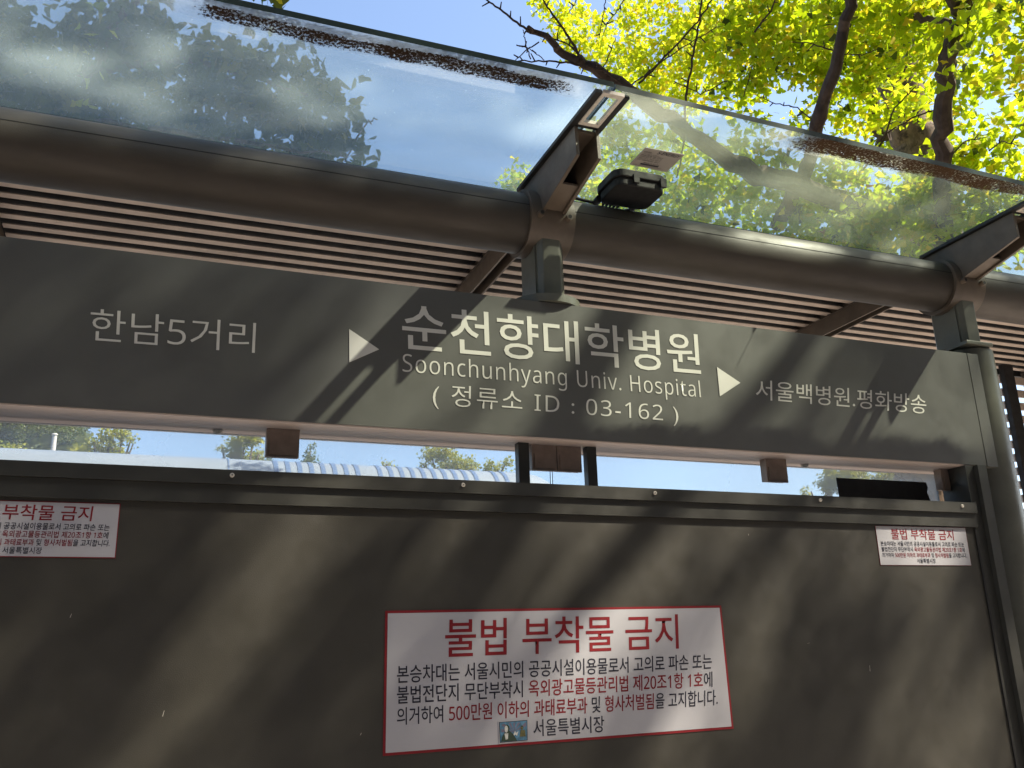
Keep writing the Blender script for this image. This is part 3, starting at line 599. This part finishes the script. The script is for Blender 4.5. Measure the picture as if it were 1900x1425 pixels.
crown('crown', PB(B2), 1900, .050, 'leafY', gk, per=4)
crown('crown', PB(B2[:12]), 500, .046, 'leafGold', gk, per=4)
crown('crown', PB(B3), 2100, .050, 'leafY', gk, per=4)
crown('crown', PB(B2+B3), 110, .050, 'leafG', gk, per=4)

# --- ginkgo over the left of the canopy
g2 = tag(empty('ginkgo_tree', (-2.6, 3.0, 0)), 'shaded green ginkgo whose branch tips show through the left canopy glass', 'tree')
bm = bmesh.new(); limb(bm, [(-2.6, 3.0, 0), (-2.5, 2.95, 3), (-2.2, 2.7, 5.2), (-2.0, 2.6, 9)], .2, .1, 6, .03, 14); finish('trunk', bm, 'bark', g2, True)
bm = bmesh.new()
for P_, a, b in (([(-420, 330, 5.4), (-200, 280, 4.8), (0, 215, 4.4), (180, 130, 4.2), (235, 12, 4.2)], .035, .012), ([(-200, 280, 4.8), (120, 150, 4.3), (230, 118, 4.2), (330, 112, 4.1), (480, 140, 4.1), (600, 190, 4.1)], .022, .006),
                 ([(180, 130, 4.2), (200, 60, 4.2), (290, -40, 4.2)], .018, .008), ([(0, 215, 4.4), (200, 230, 4.2), (430, 265, 4.1), (640, 290, 4.1)], .018, .005), ([(640, 300, 4.1), (680, 228, 4.1), (700, 222, 4.1)], .004, .003)): limb(bm, A(P_), a, b, 5, .012, 7)
limb(bm, [(-2.45, 2.93, 3.2), (-2.2, 2.6, 3.5), at(-420, 330, 5.4)], .06, .036, 5, .02, 8)
finish('limb', bm, 'bark', g2, True)
B4 = [(20, 130, 75, 4.3), (40, 60, 30, 4.2), (110, 110, 65, 4.3), (160, 60, 50, 4.2), (150, 170, 75, 4.3), (240, 40, 60, 4.2), (250, 130, 75, 4.3), (300, 70, 50, 4.2), (330, 160, 70, 4.2), (410, 150, 65, 4.1), (400, 95, 30, 4.1), (470, 110, 45, 4.1), (470, 190, 65, 4.2), (540, 140, 45, 4.1), (590, 180, 50, 4.1),
      (560, 230, 60, 4.2), (620, 240, 45, 4.1), (640, 280, 40, 4.1), (30, 210, 70, 4.4), (130, 240, 70, 4.3), (240, 220, 70, 4.3), (350, 250, 70, 4.3), (450, 270, 65, 4.2), (560, 300, 55, 4.2), (-80, 160, 100, 4.4), (-80, 40, 90, 4.3), (250, 290, 60, 4.4), (670, 310, 24, 4.1), (500, 0, 24, 4.1), (-10, 20, 40, 4.2), (640, 175, 18, 4.1), (365, 95, 26, 4.1)]
crown('crown', PB(B4), 4300, .054, 'leafG', g2, per=3, spread=.7)
crown('upper_shade_crown', [(Vector((2.1, .75, 6.3)), .9), (Vector((1.1, 1.0, 6.6)), 1.0), (Vector((2.9, .6, 6.6)), .8), (Vector((.1, 1.3, 6.4)), .9)], 1000, .055, 'leafG', g2, per=3)  # crown part added above the view to shade the leaves below
crown('leaf_tuft', PB([(498, 2, 24, 4.0), (200, 10, 20, 4.0), (140, 165, 26, 4.1), (85, 90, 14, 4.1), (20, 230, 20, 4.1), (160, 80, 20, 4.1)]), 2300, .040, 'leafY', g2, per=2)

# --- unseen ginkgo added on the footpath side, its crown placed to dapple the shelter
shade_tree = tag(empty('ginkgo_tree', (6.2, -4.6, 0)), 'added unseen ginkgo right of the viewer whose crown is placed to dapple the board', 'tree')
bm = bmesh.new(); limb(bm, [(6.2, -4.6, 0), (6.1, -4.5, 3), (5.6, -4.2, 6), (5.2, -4.0, 9)], .22, .08, 6, .03, 14)
limb(bm, [(6.1, -4.5, 5.2), (5.8, -3.9, 7.0), (5.8, -3.2, 9.0), (5.2, -2.9, 9.6)], .09, .03, 6, .04, 8); limb(bm, [(5.8, -4.4, 5), (5.4, -2.6, 7.4), (4.6, -.7, 8.0), (3.0, .0, 8.1)], .08, .02, 6, .04, 8); limb(bm, [(5.4, -2.6, 7.4), (6.4, -1.2, 7.9), (7.2, -.2, 8.1)], .05, .02, 6, .04, 8)
limb(bm, [(5.8, -4.3, 7.0), (6.9, -3.4, 8.4), (7.6, -2.9, 9.6)], .05, .02, 6, .04, 8)
finish('trunk', bm, 'bark', shade_tree, True)
def along(x, z, t): return Vector((x, 0, z)) + SUN*t
# the crown, left open where the photo shows bars of sun falling on board, beam and panel
LIT = [(1.05, 2.27, .10, .40), (1.30, 2.30, .045, .45), (.78, 2.22, .055, .35), (1.58, 2.33, .03, .35), (2.12, 2.32, .10, .28), (.42, 2.2, .02, .3), (.66, 1.83, .05, .16), (.33, 1.66, .035, .2), (.18, 1.62, .07, .14),
       (.08, 1.42, .13, .22), (1.88, 1.38, .15, .14), (-.30, 2.73, .045, .12), (.24, 2.72, .035, .10), (.46, 2.70, .025, .10), (1.28, 2.72, .08, .12), (1.66, 2.73, .06, .12), (1.02, 1.93, .03, .25), (1.2, 1.55, .03, .3), (1.45, 1.75, .02, .3), (.95, 2.66, .05, .1)]
SB = []
rs = random.Random(5)
while len(SB) < 330:
    pp, ss = rs.uniform(-2.9, 1.6), rs.uniform(.2, 4.3); x, z = pp*.777+ss*.63, -pp*.63+ss*.777
    if not (-1.7 < x < 3.3 and .9 < z < 3.4): continue
    r = rs.uniform(.06, .14); ok = True
    for lx, lz, hp, hs in LIT:
        lp, l_s = lx*.777-lz*.63, lx*.63+lz*.777
        if abs(pp-lp) < hp+r*.8 and abs(ss-l_s) < hs+r*2.2: ok = False; break
    if ok or rs.random() < .16: SB.append((along(x, z, rs.uniform(7.5, 9.5)), r))
crown('crown', SB, 3000, .047, 'leafY', shade_tree, per=3)
GROUND_SHADE = [(Vector((x_+random.uniform(-.2, .2), y_+random.uniform(-.15, .15), 8+random.uniform(-.3, .3))), .52) for x_ in (2.4, 3.2, 4.0, 4.8, 5.6) for y_ in (-1.5, -.7, .1)]  # unseen leaf clumps added to shade the ground behind the left bays
crown('crown', GROUND_SHADE, 1500, .075, 'leafY', shade_tree, per=3)

# --- trees across the road
far = [('tree', 'tall hazy grey green tree at the far left seen through the pane', (40, 800), 26, [(-20, 810, 70), (30, 800, 50), (110, 815, 50), (60, 850, 45), (-10, 860, 60)], 'leafD'),
       ('tree', 'yellow tinged low tree at the left end of the gap', (10, 845), 19, [(0, 852, 26), (25, 843, 18), (40, 860, 16)], 'leafF'),
       ('tree', 'dense grey tree standing behind the pale pole', (110, 815), 30, [(90, 815, 40), (125, 812, 34), (75, 845, 30), (140, 840, 30)], 'leafD'),
       ('tree', 'yellow green tree with a drooping right arm left of the first clamp', (205, 830), 20, [(205, 812, 20), (200, 838, 24), (175, 820, 14), (150, 845, 16), (135, 838, 10), (228, 812, 12), (243, 816, 8), (215, 858, 22), (247, 824, 4)], 'leafF'),
       ('tree', 'round yellow green tree just left of the grey clamp over the bus', (440, 830), 21, [(440, 824, 18), (455, 815, 18), (430, 842, 14), (412, 828, 8), (450, 850, 16), (470, 822, 14), (480, 842, 12)], 'leafF'),
       ('tree', 'blue green tree spreading below the grey clamp', (480, 850), 27, [(475, 852, 12), (492, 858, 12), (505, 862, 10)], 'leafD'),
       ('tree', 'slim cone shaped tree right of the first clamp', (574, 850), 24, [(576, 832, 7), (574, 848, 11), (572, 864, 15), (590, 866, 8)], 'leafD'),
       ('tree', 'small yellow treetop alone over the striped roof', (718, 862), 24, [(718, 864, 7), (712, 862, 4), (727, 863, 4)], 'leafF'),
       ('tree', 'broad bushy tree over the striped roof near the uprights', (850, 860), 23, [(800, 846, 20), (825, 848, 22), (850, 862, 20), (875, 862, 20), (830, 872, 22), (905, 866, 14), (925, 872, 14), (940, 858, 10), (785, 862, 9), (945, 885, 12)], 'leafF'),
       ('tree', 'leafy tree seen between the right clamp and the black screen', (1535, 890), 22, [(1540, 880, 18), (1530, 902, 20), (1560, 895, 26), (1505, 912, 10), (1600, 890, 30), (1650, 895, 30), (1700, 900, 30), (1745, 905, 30), (1600, 870, 16), (1720, 880, 16)], 'leafF')]
for nm, lab, (bxp, byp), dd, bl, mm in far:
    c = at(bxp, byp, dd); z0 = -.15 if c.y < 20 else 0
    root = tag(empty(nm, (c.x, c.y, z0)), lab, 'tree', 'trees across the road'); 
    bm = bmesh.new(); limb(bm, [(c.x, c.y, z0), (c.x+.05, c.y, c.z*.6), (c.x, c.y, c.z)], .16, .05, 4, .03, 8)
    for x, y, r in bl: limb(bm, [(c.x, c.y, c.z*.72), at(x, y, dd)], .05, .015, 3, .03, 5)
    finish('trunk', bm, 'bark', root, True)
    BL = [(at(x, y, dd)+Vector((0, random.uniform(-.3, .3), 0)), r*dd/1700) for x, y, r in bl]
    # the crown carries on below the gap, hidden by the panel from here
    BL.append((Vector((c.x, c.y, c.z*.72)), min(1.0, dd*.035)))
    crown('crown', BL, 3400 if dd > 22 else 4200, .060, mm, root, per=3, low=True)
pl = tag(empty('lamp_post', tuple(at(99, 830, 16)*Vector((1, 1, 0)))), 'thin pale pole standing before the hazy trees at the left', 'pole')
bm = bmesh.new(); q = at(99, 830, 16); tube(bm, [(q.x, q.y, -.15), (q.x, q.y, 4.0), (q.x, q.y, at(103, 806, 16).z)], [.07, .05, .035], 12); finish('mast', bm, 'lightpole', pl, True)
bm = bmesh.new(); tube(bm, [(q.x, q.y, at(103, 806, 16).z), (q.x, q.y, at(103, 803, 16).z)], [.05, .03], 12); finish('cap', bm, 'lightpole', pl, True)

# --- dead leaves lying on the canopy glass
for (x, y, rz, lab) in ((1.797, -.169, .4, 'curled orange brown leaf lying on the right glass nearer its outer edge'), (1.865, .126, 2.2, 'dark brown leaf with a long stalk on the right glass near the beam')):
    bm = bmesh.new(); c_, s_ = math.cos(rz), math.sin(rz); sc_ = .024
    top_ = [bm.verts.new((x+sc_*(c_*a-s_*b), y+sc_*(s_*a+c_*b), ZG+.0165+.010*abs(a)+random.uniform(0, .003))) for a, b, _ in LEAF]
    for f in LF_FULL[:4]: bm.faces.new([top_[i] for i in f])
    bmesh.ops.solidify(bm, geom=bm.faces[:], thickness=.0006)
    tube(bm, [(x, y, ZG+.017), (x-s_*-.5*sc_, y+c_*-.9*sc_, ZG+.014), (x-s_*-1.6*sc_, y+c_*-1.7*sc_, ZG+.017)], .0007, 5)
    tag(finish('fallen_leaf', bm, 'leafB'), lab, 'leaf', 'dead leaves on the canopy glass')
